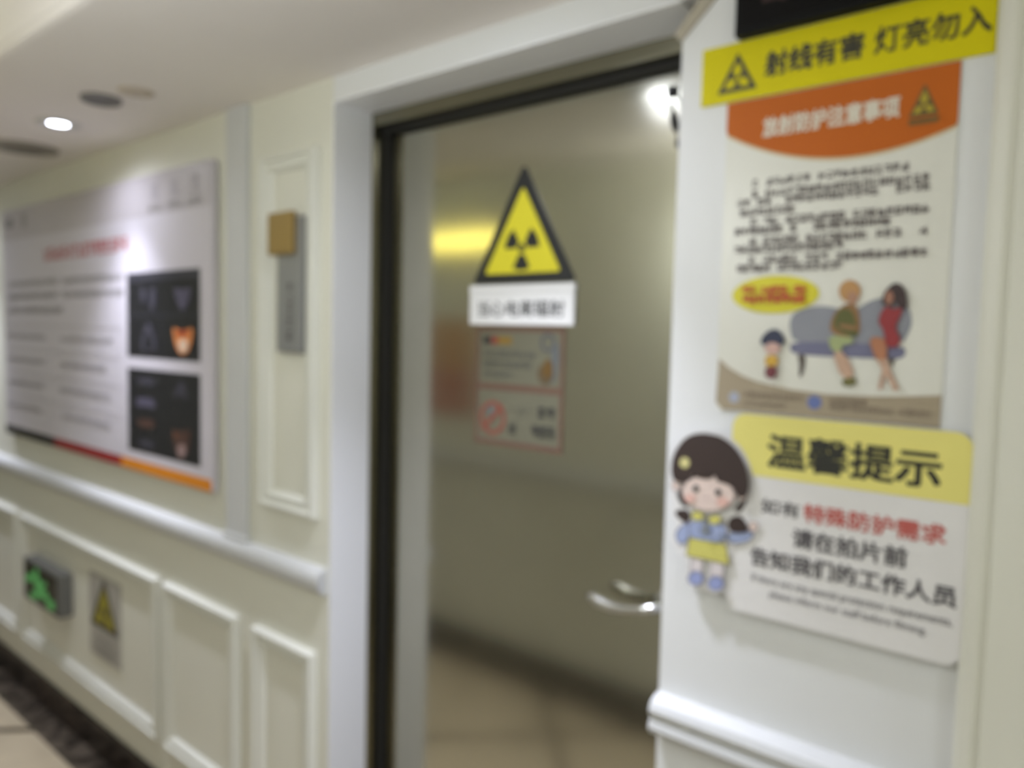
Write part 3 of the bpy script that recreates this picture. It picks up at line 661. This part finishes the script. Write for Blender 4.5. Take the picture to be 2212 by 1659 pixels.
def downlight(x, y, label, k=1.0, f=1.0):
    t = empty('ceiling_downlight', (x, y, SOFFIT), label, 'downlight', 'recessed downlights along the corridor soffit')
    bm = bmesh.new()
    lathe(bm, [(0.046 * f, 0.0), (0.062 * f, 0.0), (0.062 * f, -0.004), (0.058 * f, -0.008), (0.048 * f, -0.008), (0.046 * f, -0.004)], (x, y, SOFFIT))
    part('rim', bm, RIMW, t, True)
    bm = bmesh.new()
    lathe(bm, [(0.045 * f, -0.0005), (0.045 * f, -0.003), (0.02 * f, -0.0045)], (x, y, SOFFIT))
    part('lens', bm, LENS, t, True)
    ld = bpy.data.lights.new('downlight_beam', 'SPOT')
    ld.energy = SPOT_W * k
    ld.color = COOL
    ld.spot_size = math.radians(84)
    ld.spot_blend = 1.0
    ld.shadow_soft_size = 0.03
    lo = bpy.data.objects.new('downlight_beam', ld)
    COL.objects.link(lo)
    place(lo, t, (x, y, SOFFIT - 0.012))
    l2 = bpy.data.lights.new('downlight_spill', 'SPOT')
    l2.energy = SPILL_W
    l2.color = COOL
    l2.spot_size = math.radians(165)
    l2.spot_blend = 1.0
    l2.shadow_soft_size = 0.03
    lo = bpy.data.objects.new('downlight_spill', l2)
    COL.objects.link(lo)
    place(lo, t, (x, y, SOFFIT - 0.012))
    return t


downlight(-2.63, 0.92, 'bright round downlight in the ceiling above the left notice board', 0.85)
downlight(-4.35, 0.92, 'round downlight past the far left end of the notice board')
downlight(-0.99, 0.92, 'round downlight in the ceiling in front of the steel door', 1.35, 1.6)
downlight(0.72, 0.92, 'round downlight near the right-hand pilaster')

ADDED_LENS = mat('added_panel_lens', (255, 255, 255), 0.3, emit=2.4, emit_rgb=(240, 255, 240))


def added_tray_lamp(x, y, label, watts):  # unseen panel lights, added as general fill for the corridor
    t = empty('added_panel_light', (x, y, TRAY), label, 'ceiling light', 'added panel lights in the ceiling tray, out of view')
    bm = bmesh.new()
    lathe(bm, [(0.112, 0.0), (0.125, 0.0), (0.125, -0.008), (0.112, -0.01)], (x, y, TRAY))
    part('rim', bm, RIMW, t, True)
    bm = bmesh.new()
    lathe(bm, [(0.111, -0.0005), (0.111, -0.006)], (x, y, TRAY))
    part('diffuser', bm, ADDED_LENS, t)
    ld = bpy.data.lights.new('added_panel_glow', 'AREA')
    ld.shape = 'DISK'
    ld.size = 0.22
    ld.energy = watts
    ld.color = FILL_TINT
    ld.spread = math.radians(170)
    lo = bpy.data.objects.new('added_panel_glow', ld)
    COL.objects.link(lo)
    place(lo, t, (x, y, TRAY - 0.016))


t = empty('linear_light', (-3.4, 0.612, 2.385), 'bright linear lamp on the side of the ceiling tray at the top left corner', 'ceiling light')
bm = bmesh.new(); box(bm, -4.6, -2.14, 0.598, 0.612, 2.366, 2.404, 0.002)
part('housing', bm, RIMW, t)
bm = bmesh.new(); box(bm, -4.59, -2.145, 0.590, 0.599, 2.369, 2.401, 0.003)
part('diffuser', bm, mat('linear_lens', (255, 255, 255), 0.3, emit=5.0, emit_rgb=(235, 255, 240)), t)
added_tray_lamp(-3.7, 0.25, 'added panel light in the tray farther down the corridor, out of view', ADDED_PANEL_LEFT)
added_tray_lamp(1.3, 0.2, 'added panel light in the tray behind the right-hand pilaster, out of view', ADDED_PANEL_RIGHT)

# lamp added on the opposite wall, out of view, to brighten the ceiling
sx, sz = -1.15, 1.98
t = empty('added_wall_lamp', (sx, BACK, sz), 'added fill lamp on the opposite wall, out of view, facing the steel door', 'added fill lamp')
bm = bmesh.new(); lathe(bm, [(0.06, 0.0), (0.06, 0.012), (0.045, 0.02)], (sx, BACK, sz), axis='y')
part('back_plate', bm, RIMW, t, True)
bm = bmesh.new(); lathe(bm, [(0.04, 0.02), (0.07, 0.03), (0.082, 0.055), (0.07, 0.085), (0.035, 0.1)], (sx, BACK, sz), axis='y')
part('glass_shade', bm, mat('opal_glass', (250, 250, 246), 0.3, emit=3.0, emit_rgb=(250, 250, 240)), t, True)
ld = bpy.data.lights.new('added_lamp_glow', 'POINT')
ld.energy = ADDED_LAMP_W
ld.color = FILL_TINT
ld.shadow_soft_size = 0.08
lo = bpy.data.objects.new('added_lamp_glow', ld)
COL.objects.link(lo)
place(lo, t, (sx, BACK + 0.19, sz))

# unlit fittings
x, y = -2.25, 0.895
t = empty('ceiling_spotlight', (x, y, SOFFIT), 'dark grey unlit round fitting between the lit downlight and beige cover', 'ceiling fitting')
bm = bmesh.new(); lathe(bm, [(0.038, 0), (0.052, 0), (0.05, -0.01), (0.04, -0.012), (0.038, -0.004)], (x, y, SOFFIT))
part('rim', bm, mat('grey_fitting', (120, 117, 118), 0.5), t, True)
bm = bmesh.new(); lathe(bm, [(0.0385, -0.001), (0.0385, -0.004), (0.02, -0.002)], (x, y, SOFFIT))
part('reflector', bm, mat('dark_reflector', (95, 92, 94), 0.4), t, True)
x, y = -2.105, 0.925
t = empty('blanking_cover', (x, y, SOFFIT), 'faint flat beige disc on the ceiling, right of the dark fitting', 'ceiling cover')
bm = bmesh.new(); lathe(bm, [(0.042, 0), (0.045, -0.001), (0.044, -0.004), (0.03, -0.005)], (x, y, SOFFIT))
part('cover_plate', bm, mat('beige_cover', (196, 184, 166), 0.6), t, True)
x, y = -3.1, 0.97
t = empty('ceiling_speaker', (x, y, SOFFIT), 'wide dark grey speaker grille in the ceiling at the left edge', 'ceiling speaker')
bm = bmesh.new(); lathe(bm, [(0.098, 0), (0.112, 0), (0.11, -0.006), (0.1, -0.008)], (x, y, SOFFIT))
part('rim', bm, mat('speaker_rim', (142, 136, 124), 0.5), t, True)
bm = bmesh.new(); lathe(bm, [(0.099, -0.001), (0.099, -0.006), (0.05, -0.009)], (x, y, SOFFIT))
part('grille', bm, mat('speaker_grille', (118, 112, 102), 0.6, noise=0.3, scale=300), t, True)

# ---------------------------------------------------------------- the steel door
door = empty('door_1', (DOOR_L, LEAF, 0), kind='structure')
bm = bmesh.new(); box(bm, DOOR_L + 0.003, -0.56, LEAF, LEAF + 0.05, 0.006, 2.190)
part('door_leaf', bm, STEEL, door)
bm = bmesh.new()
box(bm, DOOR_L - 0.004, DOOR_L, 1.288, LEAF + 0.08, 0, 2.206)
box(bm, DOOR_L, DOOR_L + 0.006, 1.288, 1.300, 0, 2.197)
box(bm, DOOR_L, -0.56, 1.288, LEAF + 0.08, 2.202, 2.206)
box(bm, DOOR_L, -0.56, 1.290, 1.316, 2.170, 2.202)
part('door_frame', bm, STEEL_DARK, door)
bm = bmesh.new(); box(bm, DOOR_L, -0.56, 1.318, LEAF - 0.002, 2.158, 2.202)
part('head_seal', bm, mat('black_rubber_seal', (26, 25, 21), 0.7), door)
bm = bmesh.new(); box(bm, DOOR_L, DOOR_L + 0.022, 1.328, LEAF - 0.002, 0.006, 2.158)
part('side_seal', bm, MATS['black_rubber_seal'], door)
bm = bmesh.new(); box(bm, -0.56, -0.50, 1.288, LEAF + 0.08, 0, 2.206)
part('door_frame', bm, STEEL_DARK, door)
hd = bpy.data.objects.new('lever_handle', None)
COL.objects.link(hd)
hd.empty_display_size = 0.03
place(hd, door, (-0.71, LEAF, 1.12))
bm = bmesh.new()
lathe(bm, [(0.028, 0.0), (0.028, -0.006), (0.024, -0.010), (0.012, -0.011)], (-0.712, LEAF, 1.122), axis='y')
part('rose', bm, CHROME, hd, True)
bm = bmesh.new()
tube(bm, [(-0.712, LEAF - 0.008, 1.122), (-0.712, LEAF - 0.034, 1.121), (-0.722, LEAF - 0.045, 1.119), (-0.745, LEAF - 0.048, 1.112), (-0.78, LEAF - 0.048, 1.103), (-0.815, LEAF - 0.047, 1.100), (-0.842, LEAF - 0.046, 1.103), (-0.862, LEAF - 0.045, 1.109), (-0.872, LEAF - 0.044, 1.113)],
     [0.010, 0.010, 0.011, 0.011, 0.012, 0.014, 0.0145, 0.013, 0.008], flat=0.9)
part('lever', bm, CHROME, hd, True)
bm = bmesh.new()
lathe(bm, [(0.014, 0.0), (0.014, -0.012), (0.010, -0.014)], (-0.712, LEAF, 1.235), axis='y')
part('keyhole', bm, CHROME, hd, True)

# black hook by the head of the door
t = empty('black_hook', (-0.722, LEAF, 2.08), 'small black hook hanging at the steel door\'s top right corner', 'hook')
bm = bmesh.new()
tube(bm, [(-0.742, LEAF - 0.006, 2.118), (-0.738, LEAF - 0.02, 2.104), (-0.732, LEAF - 0.024, 2.088), (-0.727, LEAF - 0.024, 2.07)], [0.003, 0.003, 0.003, 0.004])
part('stem', bm, BLACK, t, True)
bm = bmesh.new()
tube(bm, [(-0.727, LEAF - 0.024, 2.074), (-0.725, LEAF - 0.024, 2.062), (-0.722, LEAF - 0.024, 2.046), (-0.720, LEAF - 0.022, 2.034)], [0.004, 0.008, 0.008, 0.004])
tube(bm, [(-0.720, LEAF - 0.022, 2.036), (-0.718, LEAF - 0.022, 2.018)], 0.0015)
tube(bm, [(-0.718, LEAF - 0.022, 2.020), (-0.717, LEAF - 0.022, 2.012), (-0.717, LEAF - 0.022, 2.004)], [0.002, 0.005, 0.002])
part('weight', bm, BLACK, t, True)
bm = bmesh.new(); box(bm, -0.752, -0.732, LEAF - 0.008, LEAF, 2.108, 2.128, 0.002)
part('clip', bm, BLACK, t)

# ---------------------------------------------------------------- signs on the door
# triangular radiation warning on the door
DF = LEAF - 0.003
t = empty('radiation_warning_sign', (-1.108, LEAF, 1.75), 'big yellow and black radiation triangle on the steel door, text plate beneath', 'warning sign')
bm = bmesh.new()
tri = [(-1.258, 1.762), (-0.958, 1.762), (-1.108, 2.027)]


def round_tri(p, r=0.10):
    out = []
    for i in range(3):
        a, b, c = Vector(p[i - 1]), Vector(p[i]), Vector(p[(i + 1) % 3])
        q0, q1 = b.lerp(a, r), b.lerp(c, r)
        for k in range(6):
            s = k / 5
            out.append(tuple((q0 * (1 - s) ** 2 + b * 2 * s * (1 - s) + q1 * s * s)))
    return out


prism(bm, round_tri(tri, 0.05), DF, LEAF)
part('triangle_plate', bm, PRINT_K, t)
s = Sheet(DF)
s.poly(round_tri([(-1.219, 1.784), (-0.997, 1.784), (-1.108, 1.978)], 0.05), YELLOW)
s.done('yellow_field', t)
s = Sheet(DF - 0.0005)
s.trefoil(-1.108, 1.840, 0.050, PRINT_K)
s.done('trefoil_symbol', t)
bm = bmesh.new(); box(bm, -1.263, -0.958, LEAF - 0.006, LEAF, 1.667, 1.742, 0.001)
box(bm, -1.263, -0.956, LEAF - 0.008, LEAF, 1.742, 1.758, 0.001)
part('text_plate', bm, PRINT_W, t)
s = Sheet(LEAF - 0.006)
s.text('当心电离辐射', -1.234, -0.983, 1.686, 1.722, mat('printed_dark_grey', (52, 52, 56), 0.5), 0.012)
s.done('lettering', t)

# thin paper notice below it
PAPER = mat('laminated_olive_paper', (108, 106, 88), 0.4, 0.2)
PBORD = mat('paper_dull_red_border', (104, 80, 66), 0.4, 0.2)
t = empty('door_notice', (-1.11, LEAF, 1.39), 'dull laminated notice with flag stripe and no-entry ring under the door\'s white plate', 'notice')
bm = bmesh.new(); box(bm, -1.243, -0.982, LEAF - 0.0012, LEAF, 1.386, 1.664)
part('sheet', bm, PAPER, t)
s = Sheet(LEAF - 0.0012)
for r in ((-1.243, -0.982, 1.652, 1.664), (-1.243, -0.982, 1.515, 1.530), (-1.243, -0.982, 1.386, 1.398), (-1.243, -1.233, 1.398, 1.515), (-1.243, -1.233, 1.530, 1.652), (-0.992, -0.982, 1.398, 1.515), (-0.992, -0.982, 1.530, 1.652)):
    s.rect(*r, PBORD, up=False)
s.done('border', t, 'dull red printed border')
s = Sheet(LEAF - 0.0016)
s.rect(-1.221, -1.196, 1.622, 1.640, mat('stripe_black', (44, 46, 40), 0.5), up=False)
s.rect(-1.196, -1.175, 1.622, 1.640, mat('stripe_red', (124, 56, 44), 0.5), up=False)
s.rect(-1.175, -1.133, 1.622, 1.640, mat('stripe_gold', (124, 98, 36), 0.5), up=False)
s.done('flag_stripe', t)
s = Sheet(LEAF - 0.0016)
PG = mat('notice_grey_print', (82, 82, 74), 0.5)
s.small_print(-1.219, -1.062, 1.592, 1.607, PG, 3)
s.small_print(-1.218, -1.071, 1.569, 1.583, PG, 4)
s.small_print(-1.218, -1.13, 1.546, 1.559, PG, 5)
PD = mat('notice_dark_print', (44, 44, 44), 0.5)
s.text('一人一', -1.133, -1.062, 1.464, 1.484, PG, 0.0)
s.small_print(-1.052, -1.003, 1.461, 1.485, PD, 6)
s.small_print(-1.136, -1.003, 1.417, 1.442, PD, 8, gaps=((0.2, 0.45),))
s.done('printed_text', t)
s = Sheet(LEAF - 0.0016)
s.disc(-1.192, 1.465, 0.012, 0.014, mat('notice_teal', (92, 100, 96), 0.5))
s.ring(-1.186, 1.449, 0.040, 0.010, mat('ring_red', (126, 70, 56), 0.5))
s.line([(-1.214, 1.424), (-1.160, 1.476)], 0.012, mat('ring_red', (158, 84, 72)))
s.done('no_entry_ring', t)
s = Sheet(LEAF - 0.0016)
s.ring(-1.028, 1.629, 0.021, 0.007, mat('bubble_grey', (76, 78, 80), 0.5))
s.disc(-1.008, 1.585, 0.010, 0.045, mat('figure_slate', (88, 92, 92), 0.5), -0.1)
s.disc(-1.033, 1.559, 0.022, 0.022, mat('figure_brown', (84, 70, 48), 0.5))
s.poly(smooth_poly([(-1.046, 1.566), (-1.030, 1.596), (-1.014, 1.588), (-1.010, 1.562), (-1.026, 1.545)]), mat('figure_amber', (92, 68, 26), 0.5))
s.done('small_figure', t)

# ---------------------------------------------------------------- the notice board on the left
YB = 1.145
t = empty('notice_board', (-3.03, WALL, 1.155), 'large white information board with dark scan pictures and a black-red-gold stripe', 'notice board')
bm = bmesh.new(); box(bm, -3.935, -2.124, YB, WALL - 0.006, 1.156, 2.132, 0.002)
part('panel', bm, mat('board_white', (207, 202, 208), 0.4, noise=0.01), t)
bm = bmesh.new(); box(bm, -3.9, -2.16, WALL - 0.006, WALL, 1.19, 2.1)
part('backing', bm, FOAM, t)
s = Sheet(YB)
s.rect(-3.935, -2.124, 2.002, 2.132, mat('board_header_grey', (190, 184, 187), 0.4))
s.disc(-3.84, 2.075, 0.045, 0.022, mat('board_mark_grey', (128, 124, 124), 0.5))
s.rect(-3.69, -3.63, 2.045, 2.105, mat('board_mark_pale', (160, 156, 156), 0.5))
for i, x in enumerate((-2.475, -2.345, -2.222)):
    s.rect(x - 0.022, x + 0.022, 2.05, 2.10, mat('board_icon_pale', (174, 168, 172), 0.5))
    s.small_print(x - 0.045, x + 0.045, 2.012, 2.034, mat('board_mark_pale', (160, 156, 156)), 20 + i)
s.done('header_band', t, 'pale grey header with small marks')
s = Sheet(YB)
for x0, x1, c, nm in ((-3.935, -3.36, (34, 33, 30), 'stripe_board_black'), (-3.36, -2.743, (150, 34, 36), 'stripe_board_red'), (-2.743, -2.124, (222, 138, 28), 'stripe_board_gold')):
    s.rect(x0, x1, 1.156, 1.192, mat(nm, c, 0.4), up=False)
s.done('colour_stripe', t, 'black, red and gold stripe along the bottom edge')
s = Sheet(YB)
s.small_print(-3.44, -2.675, 1.895, 1.945, mat('board_title_red', (176, 104, 104), 0.5), 31, fill=1.1)
s.done('title', t, 'row of large red characters')
s = Sheet(YB)
for i, (x0, x1, z, g) in enumerate(((-3.87, -2.715, 1.81, ((0.5, 0.54),)), (-3.87, -2.715, 1.757, ((0.5, 0.53),)), (-3.87, -3.258, 1.699, ()))):
    s.small_print(x0, x1, z - 0.012, z + 0.014, PRINT_FAINT, 40 + i, gaps=g)
PALER = mat('board_text_pale', (150, 145, 146), 0.6)
for i, (a0, a1, z, b0, b1) in enumerate(((-3.9, -3.445, 1.588, -3.276, -2.80), (-3.9, -3.448, 1.486, -3.28, -2.86), (-3.9, -3.466, 1.387, -3.284, -2.82), (-3.9, -3.496, 1.286, -3.26, -2.82))):
    s.small_print(a0, a1, z - 0.008, z + 0.012, PALER, 50 + i)
    s.small_print(b0, b1, z - 0.008, z + 0.012, PALER, 60 + i)
    s.rect(-3.88, -2.74, z + 0.046, z + 0.049, mat('board_rule', (176, 171, 174), 0.6))
s.done('printed_text', t)
SCANK = mat('scan_black', (33, 33, 35), 0.35)
SCANH = mat('scan_strip', (54, 53, 60), 0.4)
for z0, z1, which in ((1.541, 1.821, 0), (1.223, 1.503, 1)):
    s = Sheet(YB)
    s.rect(-2.683, -2.189, z0, z1, SCANK)
    if which == 0:
        s.rect(-2.683, -2.189, z1 - 0.03, z1, SCANH)
        s.rect(-2.683, -2.189, 1.679, 1.685, SCANH)
        s.rect(-2.440, -2.434, z0, 1.679, SCANH)
    for nm, c, pts in SCANS[which]:
        s.poly(smooth_poly(pts), mat(nm, c, 0.5))
    s.done('scan_picture', t, 'dark scan picture with an orange head, %s of two' % ('upper' if which == 0 else 'lower'))

# room plate
t = empty('room_plate', (-1.735, WALL, 1.585), 'narrow silver room plate with a gold square at its top', 'room sign')
bm = bmesh.new(); box(bm, -1.792, -1.677, 1.148, WALL, 1.585, 1.935, 0.003)
part('silver_plate', bm, SILVER, t)
bm = bmesh.new(); box(bm, -1.812, -1.703, 1.132, 1.150, 1.838, 1.948, 0.005)
part('gold_square', bm, GOLD, t)
s = Sheet(1.148)
for i, z in enumerate((1.755, 1.718, 1.690, 1.665, 1.628)):
    s.small_print(-1.742, -1.716, z - 0.013, z + 0.013, mat('plate_engraving', (88, 86, 84), 0.5), 70 + i)
s.done('engraved_text', t)

# running-man exit sign on the wainscot
YE = 1.118
t = empty('exit_sign', (-3.44, WALL, 0.48), 'grey boxed exit sign with a glowing green running man', 'exit sign')
bm = bmesh.new(); box(bm, -3.655, -3.262, YE, WALL, 0.477, 0.652, 0.004)
part('housing', bm, GREY_METAL, t)
s = Sheet(YE)
s.rect(-3.648, -3.282, 0.484, 0.638, mat('exit_black_glass', (36, 38, 26), 0.25))
s.done('glass_face', t)
EG = mat('exit_green_light', (96, 178, 100), 0.4, emit=0.12, emit_rgb=(96, 190, 104))
s = Sheet(YE - 0.001)
s.disc(-3.500, 0.616, 0.022, 0.019, EG)
s.poly(smooth_poly([(-3.525, 0.600), (-3.465, 0.600), (-3.420, 0.555), (-3.44, 0.522), (-3.50, 0.530), (-3.535, 0.570)], 1), EG)
s.line([(-3.51, 0.588), (-3.575, 0.582), (-3.615, 0.560)], 0.028, EG)
s.line([(-3.465, 0.588), (-3.43, 0.572), (-3.400, 0.588)], 0.020, EG)
s.line([(-3.445, 0.540), (-3.39, 0.540), (-3.350, 0.510), (-3.318, 0.520)], 0.036, EG)
s.line([(-3.475, 0.535), (-3.51, 0.508), (-3.56, 0.508)], 0.026, EG)
s.done('running_man', t, 'glowing green running man')

# small warning plate on the wainscot
YW = 1.164
t = empty('warning_plate', (-2.95, WALL, 0.39), 'small pale plate with a yellow warning triangle, right of the exit sign', 'warning sign')
bm = bmesh.new(); box(bm, -3.083, -2.815, YW, WALL, 0.390, 0.705, 0.001)
part('plate', bm, mat('pale_grey_plate', (172, 169, 160), 0.4), t)
s = Sheet(YW)
s.poly(round_tri([(-3.072, 0.506), (-2.822, 0.506), (-2.947, 0.706)], 0.06), mat('small_sign_black', (62, 56, 44), 0.5))
s.poly(round_tri([(-3.038, 0.524), (-2.856, 0.524), (-2.947, 0.672)], 0.06), mat('small_sign_yellow', (158, 148, 34), 0.5))
s.trefoil(-2.947, 0.566, 0.036, mat('small_sign_black', (62, 56, 44)))
s.done('warning_triangle', t)
s = Sheet(YW)
for i, (z, a, b) in enumerate(((0.468, -3.02, -2.86), (0.436, -3.05, -2.84), (0.408, -3.03, -2.87))):
    s.small_print(a, b, z - 0.010, z + 0.010, mat('small_sign_text', (150, 146, 140), 0.6), 80 + i)
s.done('printed_text', t)

# ---------------------------------------------------------------- right-hand wall
# yellow warning banner
YN = 1.166
t = empty('warning_banner', (-0.388, WALL, 2.022), 'long yellow warning strip with black characters under the black display', 'warning banner')
bm = bmesh.new(); box(bm, -0.594, -0.183, YN, WALL, 2.022, 2.1125, 0.0005)
part('strip', bm, BANNER_Y, t)
DARKB = mat('banner_black_ink', (46, 42, 22), 0.5)
s = Sheet(YN)
s.text('射线有害', -0.488, -0.345, 2.050, 2.086, DARKB, 0.03)
s.text('灯亮勿入', -0.330, -0.189, 2.050, 2.086, DARKB, 0.02)
s.done('lettering', t)
s = Sheet(YN)
s.poly(round_tri([(-0.566, 2.036), (-0.500, 2.036), (-0.533, 2.096)], 0.05), DARKB)
s.poly(round_tri([(-0.5545, 2.043), (-0.5115, 2.043), (-0.533, 2.082)], 0.05), BANNER_Y)
s.trefoil(-0.533, 2.056, 0.0125, DARKB)
s.done('warning_triangle', t)

# black LED display above it
t = empty('display_panel', (-0.36, WALL, 2.114), 'black unlit display box above the yellow banner', 'display panel')
bm = bmesh.new(); box(bm, -0.533, -0.188, 1.148, WALL, 2.114, 2.258, 0.002)
part('housing', bm, mat('display_black_case', (10, 10, 10), 0.5, spec=0.15), t)
bm = bmesh.new(); box(bm, -0.522, -0.199, 1.1465, 1.149, 2.125, 2.248, 0.0005)
part('screen', bm, mat('display_glass', (8, 7, 7), 0.35, spec=0.15), t)
s = Sheet(1.1465)
DIMRED = mat('unlit_red_dots', (44, 16, 14), 0.5)
for k in range(4):
    s.small_print(-0.505 + 0.073 * k, -0.445 + 0.073 * k, 2.150, 2.215, DIMRED, 90 + k)
s.done('unlit_dots', t)

# radiation protection poster
YP = 1.1675
t = empty('protection_poster', (-0.385, WALL, 1.53), 'tall white poster with an orange heading and two women on a sofa', 'poster')
PW = mat('poster_white', (226, 225, 214), 0.35, noise=0.01)
bm = bmesh.new(); prism(bm, rrect(-0.548, -0.221, 1.531, 2.020, 0.012, 6, (1, 0, 0, 0)), YP, WALL)
part('sheet', bm, PW, t)
ORANGE = mat('poster_orange', (192, 100, 28), 0.55, spec=0.2)
arc = [(-0.548, 2.020), (-0.548, 1.977)]
for k in range(25):
    u = k / 24
    x = -0.545 + (0.545 - 0.224) * u
    z = (1 - u) ** 2 * 1.970 + 2 * u * (1 - u) * 1.876 + u * u * 1.936
    arc.append((x, z))
arc += [(-0.221, 1.940), (-0.221, 2.020)]
s = Sheet(YP)
s.poly([(x, z - (0.004 if 1 < i < len(arc) - 1 else 0)) for i, (x, z) in enumerate(arc)], mat('poster_tan_edge', (206, 186, 142), 0.4))
s.poly(arc, ORANGE)
s.done('orange_heading', t)
s = Sheet(YP - 0.0008)
s.text('放射防护注意事项', -0.487, -0.294, 1.959, 1.987, mat('heading_white', (222, 214, 196), 0.4), 0.035)
s.done('heading_text', t)
s = Sheet(YP - 0.0008)
s.poly(round_tri([(-0.282, 1.954), (-0.244, 1.954), (-0.263, 1.998)], 0.06), mat('heading_triangle_dark', (104, 82, 28), 0.4))
s.poly(round_tri([(-0.276, 1.959), (-0.250, 1.959), (-0.263, 1.989)], 0.06), mat('heading_triangle_yellow', (178, 158, 36), 0.4))
s.trefoil(-0.263, 1.968, 0.009, mat('heading_triangle_dark', (104, 82, 28)))
s.rect(-0.281, -0.244, 1.944, 1.951, mat('heading_triangle_dark', (104, 82, 28)))
s.done('warning_triangle', t)
s = Sheet(YP)
H = 0.0058
INK = mat('poster_text_ink', (98, 88, 86), 0.6)
for i, (x0, x1, z, g) in enumerate((
        (-0.502, -0.277, 1.889, ((0.03, 0.09), (0.40, 0.45))), (-0.502, -0.250, 1.872, ((0.03, 0.09),)), (-0.526, -0.249, 1.8595, ((0.08, 0.11), (0.22, 0.28), (0.77, 0.82))),
        (-0.520, -0.432, 1.845, ()), (-0.502, -0.249, 1.829, ((0.03, 0.09), (0.16, 0.22), (0.57, 0.62))), (-0.527, -0.296, 1.816, ((0.31, 0.36), (0.45, 0.50))),
        (-0.502, -0.250, 1.799, ((0.03, 0.09), (0.30, 0.36), (0.70, 0.75), (0.88, 0.95))), (-0.526, -0.360, 1.7865, ()),
        (-0.502, -0.248, 1.7705, ((0.03, 0.09), (0.30, 0.36), (0.47, 0.52))), (-0.521, -0.358, 1.757, ((0.36, 0.42),)))):
    s.small_print(x0, x1, z - H, z + H, INK, 100 + i, gaps=g, fill=1.05)
s.done('printed_text', t)
s = Sheet(YP)
for nm, c, pts, it in SOFA:
    s.poly(smooth_poly(pts, it) if it else pts, mat(nm, c, 0.5))
s.small_print(*OVAL_T[0], mat('oval_red_text', (190, 72, 26), 0.5), 120, gaps=((0.22, 0.3), (0.68, 0.76)), fill=1.35)
s.small_print(*OVAL_T[1], mat('oval_red_text', (186, 82, 30)), 121, fill=1.6)
s.done('printed_illustration', t)
s = Sheet(YP)
s.poly(FOOT, mat('poster_footer_brown', (166, 152, 128), 0.4))
s.disc(*FOOT_C[0], 0.0085, 0.0085, mat('footer_pale_blue', (172, 178, 196), 0.4))
s.disc(*FOOT_C[1], 0.0105, 0.0105, mat('footer_blue', (104, 118, 172), 0.4))
for i, r in enumerate(FOOT_T):
    s.small_print(*r, mat('footer_text', (136, 120, 104), 0.5), 130 + i)
s.done('brown_footer', t)

# shaped acrylic notice with the cartoon girl
YL = 1.156
t = empty('notice_plaque', (-0.36, WALL, 1.21), 'lowest sign on the right wall: shaped plaque with yellow heading and cartoon girl', 'plaque')
bm = bmesh.new()
prism(bm, rrect(-0.512, -0.178, 1.211, 1.529, 0.022, 8), YL, YL + 0.004)
prism(bm, smooth_poly(GIRL_PLATE), YL + 0.0003, YL + 0.0042)
part('plate', bm, ACRYL, t)
bm = bmesh.new(); box(bm, -0.48, -0.21, YL + 0.004, WALL, 1.27, 1.50)
part('spacer', bm, FOAM, t)
s = Sheet(YL)
head = rrect(-0.512, -0.178, 1.433, 1.529, 0.022, 8, (0, 0, 1, 1))
s.poly(head, mat('plaque_yellow', (236, 226, 130), 0.4))
s.done('yellow_heading', t)
s = Sheet(YL - 0.0005)
s.text('温馨提示', -0.452, -0.215, 1.450, 1.500, mat('heading_black', (44, 44, 36), 0.5), 0.026)
s.done('heading_text', t)
TX = mat('plaque_text_grey', (84, 80, 84), 0.5)
s = Sheet(YL)
s.text('如有', -0.459, -0.400, 1.377, 1.399, TX, 0.015)
s.text('特殊防护需求', -0.393, -0.204, 1.374, 1.401, mat('plaque_text_red', (196, 98, 90), 0.5), 0.024)
s.text('请在拍片前', -0.408, -0.250, 1.333, 1.361, TX, 0.025)
s.text('告知我们的工作人员', -0.472, -0.187, 1.292, 1.320, TX, 0.022)
s.text('If there are any special protection requirements,', -0.469, -0.190, 1.263, 1.278, TX, 0.0)
s.text('please inform our staff before filming.', -0.440, -0.220, 1.2435, 1.2575, TX, 0.0)
s.done('printed_text', t)
s = Sheet(YL - 0.0008)
s.poly(smooth_poly(GIRL_PLATE), ACRYL)
for nm, c, pts, it, ow in GIRL:
    p = smooth_poly(pts, it) if it else pts
    s.poly(p, mat(nm, c, 0.5))
    if ow:
        s.line(p, ow, mat('girl_outline', (92, 84, 92), 0.5), closed=True)
s.done('printed_girl', t, 'cartoon girl with dark hair, blue jumper and yellow skirt')

# ---------------------------------------------------------------- opposite wall, seen only mirrored in the steel door
t = empty('yellow_light_box', (-2.70, BACK, 2.06), 'glowing yellow strip sign on the opposite wall, mirrored in the steel door', 'light box')
bm = bmesh.new(); box(bm, -2.99, -2.42, BACK, BACK + 0.05, 2.055, 2.165, 0.003)
part('housing', bm, GREY_METAL, t)
bm = bmesh.new(); box(bm, -2.985, -2.425, BACK + 0.05, BACK + 0.054, 2.06, 2.16)
part('lit_face', bm, mat('yellow_lit_face', (240, 225, 110), 0.4, emit=3.2, emit_rgb=(255, 240, 130)), t)
t = empty('orange_poster', (-2.80, BACK, 1.22), 'orange and red poster on the opposite wall, mirrored in the steel door', 'poster')
bm = bmesh.new(); box(bm, -3.0, -2.62, BACK, BACK + 0.006, 1.22, 1.72)
part('sheet', bm, mat('opposite_poster_orange', (196, 152, 108), 0.5), t)
bm = bmesh.new(); box(bm, -3.0, -2.62, BACK + 0.006, BACK + 0.007, 1.22, 1.46)
part('red_lower_half', bm, mat('opposite_poster_red', (186, 126, 108), 0.5), t)

bpy.context.view_layer.update()
